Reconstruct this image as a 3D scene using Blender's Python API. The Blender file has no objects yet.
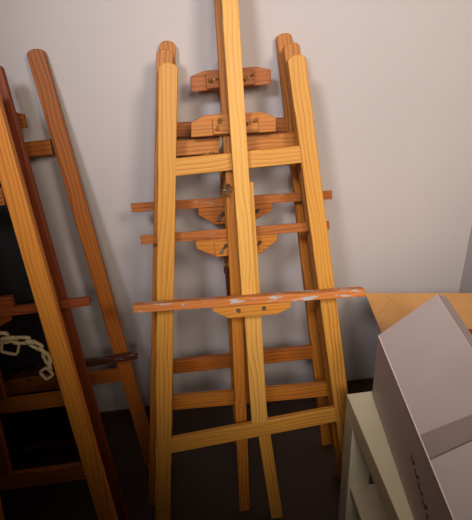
import bpy, bmesh, math, random
from mathutils import Vector, Matrix
random.seed(7)
C = bpy.context.scene.collection
S = bpy.context.scene
# ------------------------------------------------------------------ camera
cam_d = bpy.data.cameras.new('camera'); cam = bpy.data.objects.new('camera', cam_d); C.objects.link(cam)
cam_d.sensor_fit = 'HORIZONTAL'; cam_d.sensor_width = 36.0
cam_d.lens = 36.0 * 500.0 / 472.0
up_c = -Vector((60.0, 864.0, 500.0)).normalized()            # world up seen in image axes (x right, y down, z forward)
xw_c = Vector((0.991869, -0.107915, 0.067453))                                            # wall direction seen in image axes
yw_c = up_c.cross(xw_c)
R = Matrix((xw_c, yw_c, up_c))                                # image axes -> world
right = R @ Vector((1, 0, 0)); upv = R @ Vector((0, -1, 0)); back = R @ Vector((0, 0, -1))
m = Matrix((right, upv, back)).transposed().to_4x4()
m.translation = Vector((0.0, -1.438, 1.45))
cam.matrix_world = m
cam_d.clip_start = 0.02
S.camera = cam
S.view_settings.view_transform = 'Standard'; S.view_settings.look = 'None'
S.view_settings.gamma = 1.0; S.view_settings.use_curve_mapping = False
S.view_settings.exposure = -0.1
# ------------------------------------------------------------------ world and lamps
w = bpy.data.worlds.new('world'); S.world = w; w.use_nodes = True
w.node_tree.nodes['Background'].inputs[0].default_value = (0.55, 0.6, 0.75, 1)
w.node_tree.nodes['Background'].inputs[1].default_value = 0.02

def spot(name, loc, target, power, color, size, angle, blend):
    d = bpy.data.lights.new(name, 'SPOT'); d.energy = power; d.color = color
    d.shadow_soft_size = size; d.spot_size = math.radians(angle); d.spot_blend = blend
    o = bpy.data.objects.new(name, d); C.objects.link(o); o.location = loc
    o.rotation_euler = (Vector(target) - Vector(loc)).to_track_quat('-Z', 'Y').to_euler()
    return o
spot('ceiling_spot_warm', (0.75, -2.2, 2.2), (0.46, 0.0, 1.25), 132, (1.0, 0.82, 0.65), 0.24, 58, 1.0)
spot('ceiling_spot_neutral', (-0.50, -1.9, 2.2), (0.24, 0.0, 1.26), 100, (0.95, 0.93, 1.0), 0.14, 58, 1.0)
spot('fill_spot_front', (0.12, -2.35, 1.95), (0.30, 0.0, 1.0), 75, (1.0, 0.89, 0.80), 0.22, 50, 1.0)  # added frontal fill, no real fitting; softens shadows between the easel legs
spot('fill_spot_low', (-0.05, -2.4, 2.2), (0.52, 0.0, 0.22), 78, (1.0, 0.86, 0.76), 0.28, 30, 1.0)  # added fill, no real fitting; brightens the low wall beside the grey box

# ------------------------------------------------------------------ materials
def srgb(r, g, b):
    f = lambda c: (c / 255 / 12.92) if c / 255 <= 0.04045 else ((c / 255 + 0.055) / 1.055) ** 2.4
    return (f(r), f(g), f(b), 1)
def base_mat(name):
    mt = bpy.data.materials.new(name); mt.use_nodes = True
    nt = mt.node_tree; return mt, nt, nt.nodes['Principled BSDF']
def N(nt, t, **kw):
    n = nt.nodes.new(t)
    for k, v in kw.items():
        if k in n.inputs: n.inputs[k].default_value = v
        else: setattr(n, k, v)
    return n
def wood(name, light, mid, dark, rough=0.42, splat=0.0, splat_col=(0.45, 0.45, 0.43, 1)):
    mt, nt, b = base_mat(name); L = nt.links.new
    tc = N(nt, 'ShaderNodeTexCoord'); oi = N(nt, 'ShaderNodeObjectInfo')
    mul = N(nt, 'ShaderNodeVectorMath', operation='SCALE'); mul.inputs[0].default_value = (0.05, 0.04, 3.0)
    L(oi.outputs['Random'], mul.inputs['Scale'])
    add = N(nt, 'ShaderNodeVectorMath', operation='ADD'); L(tc.outputs['Object'], add.inputs[0]); L(mul.outputs[0], add.inputs[1])
    off = N(nt, 'ShaderNodeVectorMath', operation='ADD'); off.inputs[1].default_value = (0.035, 0.05, 0.0); L(add.outputs[0], off.inputs[0])
    # slow wander of the rings along the board
    mp = N(nt, 'ShaderNodeMapping'); mp.inputs['Scale'].default_value = (6, 6, 2.2); L(add.outputs[0], mp.inputs[0])
    n1 = N(nt, 'ShaderNodeTexNoise', Scale=1.0, Detail=2.0); L(mp.outputs[0], n1.inputs[0])
    sc = N(nt, 'ShaderNodeVectorMath', operation='SCALE'); sc.inputs['Scale'].default_value = 0.05; L(n1.outputs['Color'], sc.inputs[0])
    ad2 = N(nt, 'ShaderNodeVectorMath', operation='ADD'); L(off.outputs[0], ad2.inputs[0]); L(sc.outputs[0], ad2.inputs[1])
    flat = N(nt, 'ShaderNodeMapping'); flat.inputs['Scale'].default_value = (1, 1, 0.0); L(ad2.outputs[0], flat.inputs[0])
    wv = N(nt, 'ShaderNodeTexWave', wave_type='RINGS', rings_direction='Z', wave_profile='SAW')
    wv.inputs['Scale'].default_value = 44; wv.inputs['Distortion'].default_value = 0.6; wv.inputs['Detail'].default_value = 1.0
    L(flat.outputs[0], wv.inputs[0])
    mp2 = N(nt, 'ShaderNodeMapping'); mp2.inputs['Scale'].default_value = (420, 420, 9); L(add.outputs[0], mp2.inputs[0])
    n2 = N(nt, 'ShaderNodeTexNoise', Scale=1.0, Detail=3.0); L(mp2.outputs[0], n2.inputs[0])
    mix = N(nt, 'ShaderNodeMath', operation='MULTIPLY_ADD'); mix.inputs[1].default_value = 0.35; L(n2.outputs[0], mix.inputs[0])
    mp4 = N(nt, 'ShaderNodeMapping'); mp4.inputs['Scale'].default_value = (60, 60, 1.5); L(add.outputs[0], mp4.inputs[0])
    n4 = N(nt, 'ShaderNodeTexNoise', Scale=1.0, Detail=1.0); L(mp4.outputs[0], n4.inputs[0])
    pw = N(nt, 'ShaderNodeMath', operation='POWER'); pw.inputs[1].default_value = 1.6; L(wv.outputs['Fac'], pw.inputs[0])
    ma = N(nt, 'ShaderNodeMath', operation='MULTIPLY'); L(pw.outputs[0], ma.inputs[0]); L(n4.outputs[0], ma.inputs[1])
    ml = N(nt, 'ShaderNodeMath', operation='MULTIPLY'); ml.inputs[1].default_value = 1.15; L(ma.outputs[0], ml.inputs[0]); L(ml.outputs[0], mix.inputs[2])
    cr = N(nt, 'ShaderNodeValToRGB'); e = cr.color_ramp.elements
    e[0].position = 0.12; e[0].color = light; e[1].position = 0.97; e[1].color = dark
    x = e.new(0.58); x.color = mid
    L(mix.outputs[0], cr.inputs[0])
    out = cr.outputs[0]
    if splat > 0:
        n3 = N(nt, 'ShaderNodeTexNoise', Scale=1.0, Detail=4.0)
        mp5 = N(nt, 'ShaderNodeMapping'); mp5.inputs['Scale'].default_value = (90, 90, 22); L(add.outputs[0], mp5.inputs[0]); L(mp5.outputs[0], n3.inputs[0])
        r3 = N(nt, 'ShaderNodeValToRGB'); r3.color_ramp.elements[0].position = 0.66 - splat; r3.color_ramp.elements[1].position = 0.70 - splat
        L(n3.outputs[0], r3.inputs[0])
        mx = N(nt, 'ShaderNodeMixRGB'); L(r3.outputs[0], mx.inputs[0]); L(out, mx.inputs[1]); mx.inputs[2].default_value = splat_col
        out = mx.outputs[0]
    L(out, b.inputs['Base Color'])
    b.inputs['Roughness'].default_value = rough + 0.08; b.inputs['Specular IOR Level'].default_value = 0.3
    bp = N(nt, 'ShaderNodeBump'); bp.inputs['Strength'].default_value = 0.12; bp.inputs['Distance'].default_value = 0.001
    L(n2.outputs[0], bp.inputs['Height']); L(bp.outputs[0], b.inputs['Normal'])
    return mt
def plain(name, col, rough=0.6, metal=0.0, var=0.08, scale=12.0, bump=0.0):
    mt, nt, b = base_mat(name); L = nt.links.new
    tc = N(nt, 'ShaderNodeTexCoord'); n = N(nt, 'ShaderNodeTexNoise', Scale=scale, Detail=5.0); L(tc.outputs['Object'], n.inputs[0])
    cr = N(nt, 'ShaderNodeValToRGB'); e = cr.color_ramp.elements
    e[0].position = 0.3; e[0].color = tuple(c * (1 - var) for c in col[:3]) + (1,)
    e[1].position = 0.7; e[1].color = tuple(min(1, c * (1 + var)) for c in col[:3]) + (1,)
    L(n.outputs[0], cr.inputs[0]); L(cr.outputs[0], b.inputs['Base Color'])
    b.inputs['Roughness'].default_value = rough; b.inputs['Metallic'].default_value = metal
    if bump:
        bp = N(nt, 'ShaderNodeBump'); bp.inputs['Strength'].default_value = bump; bp.inputs['Distance'].default_value = 0.002
        L(n.outputs[0], bp.inputs['Height']); L(bp.outputs[0], b.inputs['Normal'])
    return mt
M_YEL = wood('pine_yellow', srgb(206, 150, 64), srgb(192, 131, 48), srgb(142, 86, 32))
M_PALE = wood('pine_pale', srgb(220, 170, 86), srgb(206, 150, 66), srgb(150, 96, 42))
M_ORA2 = wood('pine_honey', srgb(206, 142, 58), srgb(190, 122, 44), srgb(138, 80, 28))
M_ORA = wood('pine_orange', srgb(188, 122, 44), srgb(168, 100, 32), srgb(112, 60, 18))
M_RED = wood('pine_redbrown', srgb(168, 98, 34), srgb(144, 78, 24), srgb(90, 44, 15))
M_AMB = wood('pine_amber', srgb(232, 152, 56), srgb(214, 130, 42), srgb(160, 84, 24))
M_TRAY = wood('tray_wood_spattered', srgb(202, 128, 66), srgb(188, 110, 50), srgb(140, 74, 32), 0.5, 0.075)
M_TRAY2 = wood('tray_wood_stained', srgb(170, 102, 44), srgb(152, 84, 34), srgb(104, 54, 22), 0.5, 0.03, (0.25, 0.24, 0.2, 1))
M_DTRAY = wood('tray_wood_dark', srgb(84, 46, 30), srgb(70, 37, 25), srgb(44, 24, 16), 0.3, 0.04, (0.3, 0.28, 0.26, 1))
M_METAL = plain('dull_steel', srgb(118, 108, 94), 0.4, 0.6)
M_BRASS = plain('brass', srgb(186, 148, 88), 0.35, 0.7)
M_WALL = plain('painted_plaster', srgb(196, 190, 188), 0.75, 0, 0.02, 3.0, 0.05)
M_FLOOR = plain('dark_floor', srgb(54, 38, 26), 0.55, 0, 0.15, 5.0)
M_CEIL = plain('ceiling_paint', srgb(190, 186, 182), 0.9, 0, 0.02)
M_SKIRT = plain('skirting_brown', srgb(96, 66, 40), 0.6, 0, 0.1)
M_CREAM = plain('cream_laminate', srgb(206, 198, 170), 0.45, 0, 0.03)
M_GREY = plain('grey_card', srgb(190, 178, 178), 0.6, 0, 0.04, 8.0)
M_GREY2 = plain('grey_card_tape', srgb(152, 138, 134), 0.45, 0, 0.04, 8.0)
M_EDGE = plain('pale_card_edge', srgb(214, 200, 190), 0.7)
M_CARD = plain('brown_cardboard', srgb(214, 160, 96), 0.75, 0, 0.05, 9.0, 0.1)
M_CREASE = plain('cardboard_crease', srgb(182, 126, 70), 0.8)
M_REDP = plain('red_print', srgb(170, 30, 36), 0.6)
M_BLACK = plain('black_cloth', srgb(20, 17, 16), 0.7, 0, 0.2)
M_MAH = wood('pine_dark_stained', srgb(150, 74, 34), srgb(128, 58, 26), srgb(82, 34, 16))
M_DARKW = wood('dark_batten_wood', srgb(78, 42, 28), srgb(62, 34, 24), srgb(40, 22, 16), 0.35)
M_CHAIN = plain('beige_plastic', srgb(196, 172, 126), 0.4, 0, 0.05)
M_SEAM = plain('seam_shadow_grey', srgb(110, 98, 94), 0.7)
M_INK = plain('black_ink', srgb(18, 15, 15), 0.6)

# ------------------------------------------------------------------ builders
def link(name, bm, mat, parent=None, local=None, smooth=False):
    me = bpy.data.meshes.new(name); bmesh.ops.recalc_face_normals(bm, faces=bm.faces)
    if smooth:
        for f in bm.faces: f.smooth = True
    bm.to_mesh(me); bm.free(); me.materials.append(mat)
    o = bpy.data.objects.new(name, me); C.objects.link(o)
    if parent: o.parent = parent
    if local is not None: o.matrix_basis = local
    return o
def tag(o, label, cat, group=None):
    o['label'] = label; o['category'] = cat
    if group: o['group'] = group
    return o
def struct(o): o['kind'] = 'structure'; return o
def empty(name, loc, rot=(0, 0, 0)):
    o = bpy.data.objects.new(name, None); C.objects.link(o); o.location = loc; o.rotation_euler = rot
    o.empty_display_size = 0.05; return o
def prism(outline, y0, y1, bev=0.0015, bm=None):
    bm = bm or bmesh.new()
    a = [bm.verts.new((x, y0, z)) for x, z in outline]; b = [bm.verts.new((x, y1, z)) for x, z in outline]
    n = len(outline); fs = [bm.faces.new(a), bm.faces.new(b[::-1])]
    for i in range(n): fs.append(bm.faces.new((a[i], b[i], b[(i + 1) % n], a[(i + 1) % n])))
    bmesh.ops.recalc_face_normals(bm, faces=fs)
    if bev:
        es = set(e for f in fs for e in f.edges)
        sharp = [e for e in es if len(e.link_faces) == 2 and e.calc_face_angle(0) > 0.5]
        bmesh.ops.bevel(bm, geom=sharp, offset=bev, segments=2, affect='EDGES', profile=0.5)
    return bm
def box(x0, x1, y0, y1, z0, z1, bev=0.0015, bm=None):
    return prism([(x0, z0), (x1, z0), (x1, z1), (x0, z1)], y0, y1, bev, bm)
def cyl(bm, p0, p1, r0, r1=None, n=14):
    r1 = r0 if r1 is None else r1
    p0 = Vector(p0); p1 = Vector(p1); d = p1 - p0
    mt = Matrix.Translation((p0 + p1) / 2) @ d.to_track_quat('Z', 'Y').to_matrix().to_4x4()
    bmesh.ops.create_cone(bm, cap_ends=True, segments=n, radius1=r0, radius2=r1, depth=d.length, matrix=mt)
    return bm
def rot_x(a): return Matrix.Rotation(a, 4, 'X')

class Easel:
    """local frame: x across, z up along the leaning plane, -y out of its front; floor line at z = 0"""
    def __init__(s, label, xc, yf, yt, L=1.3246, group=None):
        s.phi = math.asin((yt - yf) / L); s.xc = xc; s.yf = yf
        s.root = empty('easel', (xc, yf, 0), (-s.phi, 0, 0)); tag(s.root, label, 'easel', group)
        s.M = Matrix.Translation((xc, yf, 0)) @ rot_x(-s.phi)
    def member(s, name, mat, u0, s0, u1, s1, width, w0, w1, round_top=0.0, w0b=None, w1b=None, cut=False, parent=None, bev=0.002):
        """board whose centre line runs (u0,s0)->(u1,s1); w0..w1 is its depth range (w0b..: at the first end)"""
        wm = (w0 + w1) / 2; wmb = wm if w0b is None else (w0b + w1b) / 2
        P0 = Vector((u0 - s.xc, -wmb, s0)); P1 = Vector((u1 - s.xc, -wm, s1))
        z = (P1 - P0).normalized(); y = Vector((0, 1, 0)); x = y.cross(z).normalized(); y = z.cross(x)
        ln = (P1 - P0).length; h = width / 2; t = abs(w1 - w0) / 2
        zb = -0.03 if cut else 0.0
        pts = [(-h, zb), (h, zb)]
        if round_top:
            k = 8
            for i in range(k + 1):
                a = math.pi * i / k
                pts.append((h * math.cos(a), ln - round_top + round_top * math.sin(a)))
        else: pts += [(h, ln), (-h, ln)]
        bm = prism(pts, -t, t, bev)
        loc = Matrix((x, y, z)).transposed().to_4x4(); loc.translation = P0
        if cut:
            W = s.M @ loc; Wi = W.inverted()
            co = Wi @ Vector((0, 0, 0.0003)); no = (W.to_3x3().transposed() @ Vector((0, 0, 1))).normalized()
            g = bm.verts[:] + bm.edges[:] + bm.faces[:]
            r = bmesh.ops.bisect_plane(bm, geom=g, plane_co=co, plane_no=no, clear_inner=True)
            ed = [e for e in r['geom_cut'] if isinstance(e, bmesh.types.BMEdge)]
            bmesh.ops.holes_fill(bm, edges=bm.edges[:], sides=0)
        return link(name, bm, mat, parent or s.root, loc)
    def plate(s, name, mat, pts, w0, w1, parent=None, bev=0.0015, horizontal=True):
        """shape given by its outline in the easel plane"""
        cx = sum(p[0] for p in pts) / len(pts); cz = sum(p[1] for p in pts) / len(pts)
        # own frame with its length along local z so that the grain runs across the easel
        out = [(-(p[1] - cz), (p[0] - cx)) for p in pts] if horizontal else [(p[0] - cx, p[1] - cz) for p in pts]
        t = abs(w1 - w0) / 2
        bm = prism(out, -t, t, bev)
        P = Vector((cx - s.xc, -(w0 + w1) / 2, cz))
        if horizontal:   # local x -> -Z, local z -> X, local y -> Y
            loc = Matrix(((0, 0, 1), (0, 1, 0), (-1, 0, 0))).to_4x4()
        else: loc = Matrix.Identity(4)
        loc.translation = P
        if parent is not None and parent is not s.root: loc = parent.matrix_basis.inverted() @ loc
        return link(name, bm, mat, parent or s.root, loc)
    def screw(s, name, mat, u, sv, w, r=0.005, parent=None, wing=False, ang=0.5, ln=0.006, side=0):
        bm = bmesh.new()
        if side:      # bolt poking out sideways
            cyl(bm, (0, 0, 0), (side * ln, 0, 0), r * 0.45); cyl(bm, (side * ln, 0, 0), (side * (ln + 0.004), 0, 0), r)
            ax = Vector((side * ln, 0, 0))
        else:
            cyl(bm, (0, 0, 0), (0, -ln, 0), r * 0.9, r * 0.6); ax = Vector((0, -ln, 0))
        if wing:
            for k in (-1, 1):
                d = Vector((math.cos(ang), -0.35, math.sin(ang))) if k > 0 else Vector((-math.cos(ang), -0.35, -math.sin(ang)))
                cyl(bm, ax * 0.6, ax * 0.6 + d * 0.014, 0.0026, 0.0050, 10)
        loc = Matrix.Translation((u - s.xc, -w, sv))
        if parent is not None and parent is not s.root: loc = parent.matrix_basis.inverted() @ loc
        return link(name, bm, mat, parent or s.root, loc)

def build_easel(label, group, yf, yt, legL, legR, ubar, lbar, mast, rail, mats, tray, clip, rear, legw=0.041, post=None, ubar_h=0.039, lbar_h=0.045):
    xc = (legL[2] + legR[2]) / 2
    E = Easel(label, xc, yf, yt, group=group)
    ml, mb, mm, mt_, mc = mats
    E.member('leg', ml, legL[2], legL[3], legL[0], legL[1], legw, -0.024, 0, 0.012, cut=True)
    E.member('leg', ml, legR[2], legR[3], legR[0], legR[1], legw, -0.024, 0, 0.012, cut=True)
    E.member('crossbar', mb, *ubar, ubar_h, -0.021, -0.001)
    E.member('crossbar', mb, *lbar, lbar_h, -0.019, -0.001)
    mo = E.member('mast', mm, mast[2], mast[3], mast[0], mast[1], 0.038, 0.001, 0.029)
    E.member('mast_rail', mm, rail[2], rail[3], rail[0], rail[1], rail[4], -0.019, 0.0)
    if post: E.member('support_post', ml, post[2], post[3], post[0], post[1], 0.036, -0.046, -0.021, cut=True)
    # rear leg, hinged behind the upper crossbar, folded in
    ft = E.M.inverted() @ Vector((rear[2], yf + rear[3], 0))
    E.member('rear_leg', M_ORA if ml is M_YEL else ml, rear[2], ft.z, rear[0], rear[1], 0.033, -0.042, -0.025, w0b=-ft.y - 0.0085, w1b=-ft.y + 0.0085, cut=True)
    if clip:
        cl = E.plate('top_clamp', clip['mat'], clip['pts'], 0.0295, 0.046)
        E.plate('clamp_block', clip['mat'], clip['block'], 0.046, 0.055, parent=cl)
        for q in clip['screws']: E.screw('wing_nut', M_BRASS, q[0], q[1], 0.055, 0.0045, parent=cl, wing=True, ang=q[2])
    # tray: board with a raised front lip and a shaped bracket
    if tray is None: return E
    x0, z0, x1, z1, th, d1 = tray['line']
    to = E.member('tray', mt_, x0, z0, x1, z1, th * 0.62, 0.0295, d1, bev=0.001)
    def tz(x): return z0 + (z1 - z0) * (x - x0) / (x1 - x0)
    E.plate('tray_lip', mt_, [(x0, z0 - th / 2), (x1, z1 - th / 2), (x1, z1 + th / 2), (x0, z0 + th / 2)], d1, d1 + 0.006, parent=to, bev=0.001)
    br = E.plate('tray_bracket', mc, tray['bracket'], 0.0295, tray.get('bd', 0.047), parent=None)
    for q in tray.get('screws', []):
        E.screw('screw', M_METAL, q[0], q[1], tray.get('bd', 0.047), 0.0068, parent=br, wing=len(q) > 2, ang=0.9)
    if 'block' in tray: E.plate('clamp_block', mc, tray['block'], tray['bd'], tray['bd'] + 0.006, parent=br)
    return E

# ------------------------------------------------------------------ the room
def wall_obj(name, mat, x0, x1, y0, y1, z0, z1):
    return struct(link(name, box(x0, x1, y0, y1, z0, z1, 0), mat))
XL, XR, YF, ZC = -2.3, 0.924, -3.2, 2.6
wall_obj('wall_back', M_WALL, XL - 0.1, XR + 0.1, 0.0, 0.1, 0, ZC)
wall_obj('wall_right', M_WALL, XR, XR + 0.1, YF, 0.0, 0, ZC)
wall_obj('wall_left', M_WALL, XL - 0.1, XL, YF, 0.0, 0, ZC)
wall_obj('wall_front', M_WALL, XL - 0.1, XR + 0.1, YF - 0.1, YF, 0, ZC)
wall_obj('floor', M_FLOOR, XL - 0.1, XR + 0.1, YF - 0.1, 0.1, -0.1, 0.0)
wall_obj('ceiling', M_CEIL, XL - 0.1, XR + 0.1, YF - 0.1, 0.1, ZC, ZC + 0.1)
wall_obj('baseboard_back', M_SKIRT, XL, XR, -0.006, 0.0, 0, 0.008)

# ------------------------------------------------------------------ easels in the middle
GE = 'wooden studio easels nested against the wall'
front = build_easel('front easel of the middle stack, pale yellow pine, tall mast rising out of view', GE, -0.544, -0.2,
    (-0.028, 1.322, -0.207, 0.0), (0.272, 1.316, 0.382, 0.0),
    (-0.045, 1.083, 0.280, 1.086), (-0.163, 0.314, 0.352, 0.348),
    (0.128, 1.70, 0.1095, 0.70), (0.1245, 1.031, 0.112, 0.353, 0.045),
    (M_YEL, M_YEL, M_PALE, M_TRAY, M_ORA2),
    dict(line=(-0.181, 0.756, 0.404, 0.730, 0.020, 0.058), bd=0.05,
         bracket=[(0.0095, 0.738), (0.0135, 0.722), (0.053, 0.697), (0.178, 0.694), (0.212, 0.708), (0.214, 0.732)],
         screws=[(0.078, 0.716), (0.1436, 0.714)]),
    dict(mat=M_ORA, pts=[(0.028, 1.58), (0.228, 1.58), (0.228, 1.61), (0.19, 1.625), (0.066, 1.625), (0.028, 1.61)],
         block=[(0.075, 1.584), (0.18, 1.584), (0.18, 1.62), (0.075, 1.62)], screws=[(0.09, 1.60, 0.6), (0.165, 1.60, 2.0)]),
    (0.10, 1.10, 0.048, 0.068), post=(0.112, 0.50, 0.143, 0.0), legw=0.044, ubar_h=0.042)
front.screw('clamp_bolt', M_METAL, 0.0895, 1.016, -0.006, 0.004, wing=True, side=-1, ln=0.014, ang=1.3)

mid = build_easel('middle easel of the middle stack, orange pine, lower of the two rear trays', GE, -0.424, -0.115,
    (-0.034, 1.332, -0.232, 0.0), (0.279, 1.324, 0.385, 0.0),
    (-0.055, 1.094, 0.29, 1.088), (-0.175, 0.357, 0.355, 0.334),
    (0.117, 1.50, 0.094, 0.78), (0.113, 1.071, 0.094, 0.372, 0.045),
    (M_ORA, M_ORA, M_ORA, M_TRAY2, M_ORA),
    dict(line=(-0.153, 0.873, 0.3485, 0.860, 0.024, 0.037), bd=0.036,
         bracket=[(-0.013, 0.858), (-0.010, 0.832), (0.031, 0.809), (0.165, 0.806), (0.2065, 0.831), (0.208, 0.853)],
         block=[(0.037, 0.846), (0.037, 0.806), (0.166, 0.803), (0.166, 0.843)], screws=[(0.060, 0.826, 1), (0.152, 0.826, 1)]),
    dict(mat=M_ORA, pts=[(0.006, 1.120), (0.219, 1.116), (0.221, 1.150), (0.187, 1.1655), (0.046, 1.170), (0.010, 1.156)],
         block=[(0.062, 1.122), (0.175, 1.12), (0.175, 1.158), (0.062, 1.16)], screws=[(0.076, 1.145, 1.2), (0.158, 1.145, 0.3)]),
    (0.10, 1.10, 0.061, 0.06))
mid.plate('guide_plate', M_METAL, [(0.078, 1.075), (0.092, 1.075), (0.092, 1.118), (0.078, 1.118)], 0.0, 0.003, horizontal=False, bev=0)
mid.screw('wing_nut', M_METAL, 0.084, 1.09, 0.003, 0.004, wing=True, ang=1.1)
mid.screw('wing_nut', M_BRASS, 0.045, 1.073, -0.002, 0.004, wing=True, ang=0.1)
bolt_bm = bmesh.new(); cyl(bolt_bm, (0, 0, 0), (0, 0, 0.085), 0.0042); cyl(bolt_bm, (0, 0, 0.08), (0, 0, 0.098), 0.0075, 0.006)
cyl(bolt_bm, (0.0, 0, 0.02), (0.012, 0, 0.02), 0.003)
mid.screw('wing_bolt', M_METAL, 0.072, 0.795, 0.005, 0.004, wing=True, side=-1, ln=0.012, ang=0.5)
link('clamp_bolt', bolt_bm, M_DARKW, mid.root, Matrix.Translation((0.064 - mid.xc, 0.0, 0.665)))

rear = build_easel('rearmost easel of the middle stack, red-brown pine, nearest the wall', GE, -0.284, -0.03,
    (-0.027, 1.330, -0.197, 0.0), (0.277, 1.326, 0.367, 0.0),
    (-0.05, 1.106, 0.29, 1.092), (-0.155, 0.377, 0.34, 0.370),
    (0.127, 1.28, 0.106, 0.80), (0.118, 1.071, 0.098, 0.395, 0.045),
    (M_ORA, M_RED, M_RED, M_TRAY2, M_RED),
    dict(line=(-0.177, 0.913, 0.386, 0.893, 0.025, 0.037), bd=0.036,
         bracket=[(0.006, 0.900), (0.004, 0.872), (0.048, 0.840), (0.148, 0.836), (0.2135, 0.864), (0.2145, 0.885)],
         screws=[(0.064, 0.862, 1), (0.165, 0.862, 1)]),
    dict(mat=M_RED, pts=[(0.019, 1.200), (0.228, 1.203), (0.230, 1.238), (0.1935, 1.2478), (0.058, 1.2485), (0.020, 1.237)],
         block=[(0.06, 1.204), (0.185, 1.205), (0.185, 1.242), (0.06, 1.242)], screws=[(0.080, 1.2265, 0.2), (0.170, 1.225, 0.5)]),
    (0.10, 1.10, 0.061, 0.06))

# ------------------------------------------------------------------ easels on the left
GL = 'wooden studio easels leaning on the wall at left'
def left_easel(label, yf, yt, rt, rb, mats, tray_line, lb, ub=1.09, clip_s=1.2, legw=0.044, rearoff=0.06, no_tray=False, shift=0.0, swing=0.0, th=0.022):
    c = rt - 0.15 - shift; lt = c - 0.15; lbx = c - (rb - c)
    tl = (c - 0.29 + shift, tray_line[0], c + 0.29 + shift, tray_line[1], th, 0.052)
    zt = (tray_line[0] + tray_line[1]) / 2
    return build_easel(label, GL, yf, yt, (lt, 1.335, lbx, 0.0), (rt, 1.335, rb, 0.0),
        (lt + 0.02, ub, rt - 0.005, ub), (lbx + (lt - lbx) * lb / 1.33 + 0.02, lb, rb + (rt - rb) * lb / 1.33 - 0.02, lb),
        (c, 1.45, c, zt - 0.05), (c, 1.0 if zt < 0.9 else 1.06, c, lb + 0.024, 0.045), mats,
        None if no_tray else dict(line=tl, bd=0.045, bracket=[(c - 0.11, zt - 0.004), (c - 0.105, zt - 0.026), (c - 0.06, zt - 0.046), (c + 0.06, zt - 0.046), (c + 0.105, zt - 0.026), (c + 0.11, zt - 0.004)],
             screws=[(c - 0.04, zt - 0.028), (c + 0.04, zt - 0.028)]),
        dict(mat=mats[4], pts=[(c - 0.105, clip_s - 0.018), (c + 0.105, clip_s - 0.018), (c + 0.105, clip_s + 0.016), (c + 0.065, clip_s + 0.028), (c - 0.065, clip_s + 0.028), (c - 0.105, clip_s + 0.016)],
             block=[(c - 0.055, clip_s - 0.014), (c + 0.055, clip_s - 0.014), (c + 0.055, clip_s + 0.022), (c - 0.055, clip_s + 0.022)],
             screws=[(c - 0.04, clip_s + 0.004, 0.5), (c + 0.04, clip_s + 0.004, 1.2)]),
        (c, 1.10, c - swing, rearoff), legw=legw, lbar_h=0.042)
l1 = left_easel('front easel at the left edge, bright amber leg in front, beige chain beside it', -0.65, -0.30, -0.414, -0.308,
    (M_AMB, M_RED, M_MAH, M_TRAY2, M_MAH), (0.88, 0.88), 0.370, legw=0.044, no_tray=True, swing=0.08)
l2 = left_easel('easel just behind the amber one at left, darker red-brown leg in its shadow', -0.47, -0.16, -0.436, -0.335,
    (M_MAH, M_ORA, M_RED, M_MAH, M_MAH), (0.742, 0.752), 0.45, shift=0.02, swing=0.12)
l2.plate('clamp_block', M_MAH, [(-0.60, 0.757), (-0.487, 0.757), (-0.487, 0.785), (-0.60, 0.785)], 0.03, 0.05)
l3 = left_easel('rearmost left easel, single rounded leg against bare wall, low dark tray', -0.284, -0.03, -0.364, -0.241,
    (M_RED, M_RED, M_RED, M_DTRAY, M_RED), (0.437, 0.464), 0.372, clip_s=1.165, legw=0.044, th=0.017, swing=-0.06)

cv = empty('dark_canvas', (0, 0, 0)); cv.matrix_world = l3.M @ Matrix.Translation((-0.66 - l3.xc, -0.030, 0.468))
tag(cv, 'black painted canvas resting on the low tray of the rearmost left easel', 'canvas')
link('painted_face', box(-0.23, 0.23, -0.020, -0.016, 0, 0.665, 0.001), M_BLACK, cv)
for nm, bx in (('stretcher_bar', (-0.23, 0.23, 0, 0.035)), ('stretcher_bar', (-0.23, 0.23, 0.63, 0.665)), ('stretcher_bar', (-0.23, -0.195, 0.0352, 0.6298)), ('stretcher_bar', (0.195, 0.23, 0.0352, 0.6298))):
    link(nm, box(bx[0], bx[1], -0.0159, 0.0, bx[2], bx[3], 0.001), M_DARKW, cv)
# ------------------------------------------------------------------ black portfolio and batten behind the left easels
pf = empty('art_portfolio', (-0.86, -0.10, 0), (-math.atan2(0.075, 0.9), 0, 0))
tag(pf, 'large black art portfolio standing against the wall behind the left easels', 'portfolio')
link('cover', box(-0.40, 0.40, -0.009, 0.009, 0.0, 0.90, 0.004), M_BLACK, pf)
hb = bmesh.new()
for a, b2 in (((-0.07, 0, 0.895), (-0.06, 0, 0.925)), ((-0.06, 0, 0.925), (0.06, 0, 0.925)), ((0.06, 0, 0.925), (0.07, 0, 0.895))): cyl(hb, a, b2, 0.005)
link('handle', hb, M_BLACK, pf)
bt = link('wooden_batten', box(-0.47, 0.47, -0.012, 0.012, 0, 0.045, 0.002), M_DARKW, None,
          Matrix.Translation((-0.93, -0.16, 0.0)))
# grain along the batten
tag(bt, 'dark wooden batten lying on the floor at the foot of the black portfolio', 'batten')

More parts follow.
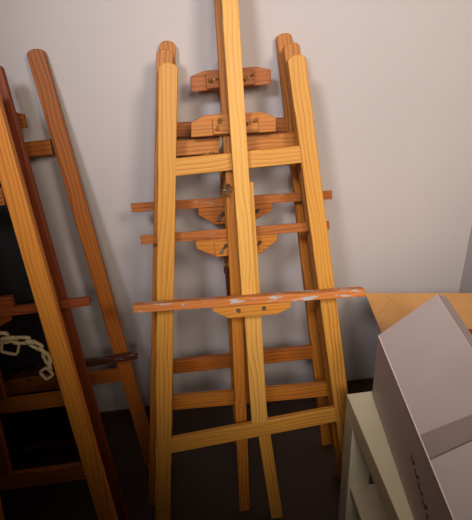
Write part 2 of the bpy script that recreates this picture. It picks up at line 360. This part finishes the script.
# ------------------------------------------------------------------ beige plastic chain hanging in the front left easel
def torus_link(bm, L_, W_, r, n=16, k=6):
    """rectangular ring with rounded corners in the local x/z plane"""
    ring = []
    hx, hz, cr = L_ / 2, W_ / 2, min(L_, W_) * 0.22
    path = []
    for cx, cz, a0 in ((hx - cr, hz - cr, 0), (-hx + cr, hz - cr, 90), (-hx + cr, -hz + cr, 180), (hx - cr, -hz + cr, 270)):
        for i in range(4):
            a = math.radians(a0 + 30 * i); path.append(Vector((cx + cr * math.cos(a), 0, cz + cr * math.sin(a))))
    vs = []
    for i, p in enumerate(path):
        t = (path[(i + 1) % len(path)] - path[i - 1]).normalized(); nn = Vector((0, 1, 0)).cross(t).normalized()
        vs.append([bm.verts.new(p + nn * r * math.cos(2 * math.pi * j / k) + Vector((0, 1, 0)) * r * 1.5 * math.sin(2 * math.pi * j / k)) for j in range(k)])
    for i in range(len(vs)):
        a, b_ = vs[i], vs[(i + 1) % len(vs)]
        for j in range(k): bm.faces.new((a[j], a[(j + 1) % k], b_[(j + 1) % k], b_[j]))
LP1 = l1
ch = empty('plastic_chain', (-0.47, -0.43, 0.74)); tag(ch, 'beige plastic chain of square links hanging beside the amber easel leg', 'chain')
bpy.context.view_layer.update()
ci = ch.matrix_basis.inverted()
# (across, along, length, width, angle, turned)
LK = [(-0.520, 0.786, 0.034, 0.02, -20, 60), (-0.494, 0.766, 0.044, 0.030, -10, 25), (-0.472, 0.738, 0.036, 0.030, -20, 0), (-0.470, 0.757, 0.030, 0.022, 0, 50),
      (-0.443, 0.752, 0.036, 0.016, -8, 15), (-0.424, 0.7455, 0.016, 0.014, -20, 70), (-0.412, 0.735, 0.026, 0.013, -38, 10),
      (-0.400, 0.719, 0.020, 0.013, -55, 65), (-0.3935, 0.700, 0.026, 0.012, -78, 10), (-0.392, 0.680, 0.020, 0.012, -90, 60), (-0.4015, 0.660, 0.024, 0.020, -60, 0)]
for (u, sv, a, b_, ang, trn) in LK:
    lb_ = bmesh.new(); torus_link(lb_, a * 1.05, b_ * 1.05, 0.0036)
    Lm = l1.M @ Matrix.Translation((u - l1.xc, -0.004, sv)) @ Matrix.Rotation(math.radians(-ang), 4, 'Y') @ Matrix.Rotation(math.radians(trn), 4, 'X')
    link('chain_link', lb_, M_CHAIN, ch, ci @ Lm, smooth=True)

# ------------------------------------------------------------------ white side table at the right
TX0, TX1, TY0, TY1, TZ = 0.322, 0.872, -1.105, -0.556, 0.52
tb = empty('side_table', ((TX0 + TX1) / 2, (TY0 + TY1) / 2, 0)); cx, cy = tb.location.x, tb.location.y
tag(tb, 'white square side table with thick legs and lower shelf at right', 'table')
link('tabletop', box(TX0 - cx, TX1 - cx, TY0 - cy, TY1 - cy, TZ - 0.06, TZ, 0.0015), M_CREAM, tb)
lw = 0.058
for sx in (TX0, TX1 - lw):
    for sy in (TY0, TY1 - lw):
        link('leg', box(-lw / 2, lw / 2, -lw / 2, lw / 2, 0, TZ - 0.06, 0.0015), M_CREAM, tb, Matrix.Translation((sx + lw / 2 - cx, sy + lw / 2 - cy, 0)))
link('lower_shelf', box(TX0 + 0.006 - cx, TX1 - 0.006 - cx, TY0 + lw - cy, TY1 - lw - cy, 0.215, 0.235, 0.001), M_CREAM, tb)

# ------------------------------------------------------------------ cardboard sheet and grey box on the table
shb = prism([(0.0, 0.0), (0.36, 0.0), (0.36, -0.72), (0.075, -0.72)], 0.0, 0.005, 0.0008)
bmesh.ops.transform(shb, matrix=Matrix(((1, 0, 0, 0), (0, 0, 1, 0), (0, 1, 0, 0), (0, 0, 0, 1))), verts=shb.verts)
sh = link('cardboard_sheet', shb, M_CARD)
sh.matrix_world = Matrix.Translation((0.511, -0.142, TZ + 0.0004)) @ Matrix.Rotation(math.radians(-11.7), 4, 'Z')
tag(sh, 'flattened brown cardboard sheet under the grey box, jutting towards the wall', 'cardboard sheet')
for (xa, ya, xb, yb) in ((0.06, -0.01, 0.10, -0.09), (0.16, -0.0, 0.19, -0.05), (0.02, -0.12, 0.07, -0.05)):
    cb = bmesh.new()
    d = Vector((xb - xa, yb - ya, 0)); p = Vector((-d.y, d.x, 0)).normalized() * 0.0006
    v = [cb.verts.new(Vector((xa, ya, 0.0056)) + q) for q in (p, -p)] + [cb.verts.new(Vector((xb, yb, 0.0056)) + q) for q in (-p, p)]
    cb.faces.new(v)
    link('crease', cb, M_CREASE, sh)
link('red_print', box(0.253, 0.33, -0.24, -0.184, 0.0051, 0.0056, 0), M_REDP, sh)

h = Vector((0.99487, -0.10118, 0)); dvec = Vector((-0.10118, -0.99487, 0))
gb = empty('grey_box', (0.382, -0.569, TZ + 0.0004))
tag(gb, 'grey cardboard box with sloping lid and black scribble, on the white table', 'box')
G = Matrix((h, -dvec, Vector((0, 0, 1)))).transposed().to_4x4()     # local x = away from the left face, -y = towards the camera
LEN = 0.52
cs = [(0, 0), (0.08, 0.0066), (0.24, 0.0126), (0.24, 0.06), (0.140, 0.2861), (0.119, 0.2935), (0, 0.188)]
link('body', prism(cs, -LEN, 0, 0.0015), M_GREY, gb, G)
def on_slope(t, off=0.0006): return (0.119 * t - off * 0.657, 0.188 + 0.1055 * t + off * 0.754)
def slope_quad(name, pts, mat, off=0.0008):
    bm = bmesh.new(); n = len(pts); a = []; b_ = []
    for t, y in pts:
        x, z = on_slope(t, 0.0001); a.append(bm.verts.new((x, y, z))); x, z = on_slope(t, off); b_.append(bm.verts.new((x, y, z)))
    bm.faces.new(a); bm.faces.new(b_)
    for i in range(n): bm.faces.new((a[i], a[(i + 1) % n], b_[(i + 1) % n], b_[i]))
    return link(name, bm, mat, gb, G)
slope_quad('tape_strip', [(0.02, -0.288), (0.99, -0.315), (0.99, -0.352), (0.02, -0.337)], M_GREY2)
slope_quad('flap_seam', [(0.0, -0.338), (0.99, -0.352), (0.99, -0.354), (0.0, -0.340)], M_SEAM)
link('rear_tape', prism([(0.1205, 0.2934), (0.1395, 0.2865), (0.1395, 0.2872), (0.1208, 0.2941)], -LEN, -0.004, 0), M_GREY2, gb, G)
link('pale_edge', box(-0.0012, 0.0012, -LEN, -0.003, 0.186, 0.1895, 0.0005), M_EDGE, gb, G)  # thin paler line along the top of the left face
ib = bmesh.new(); rnd = random.Random(3)
y = -0.27
for i in range(9):                                   # scribbled word on the dark left face
    hgt = rnd.uniform(0.006, 0.014); z0 = 0.108 - i * 0.004
    box(-0.0008, -0.0001, y - 0.0022, y, z0, z0 + hgt, 0, ib)
    box(-0.0008, -0.0001, y - 0.0095, y - 0.002, z0 + (hgt if i % 2 else 0.0), z0 + (hgt if i % 2 else 0.0) + 0.0022, 0, ib)
    y -= 0.0125
link('handwriting', ib, M_INK, gb, G)
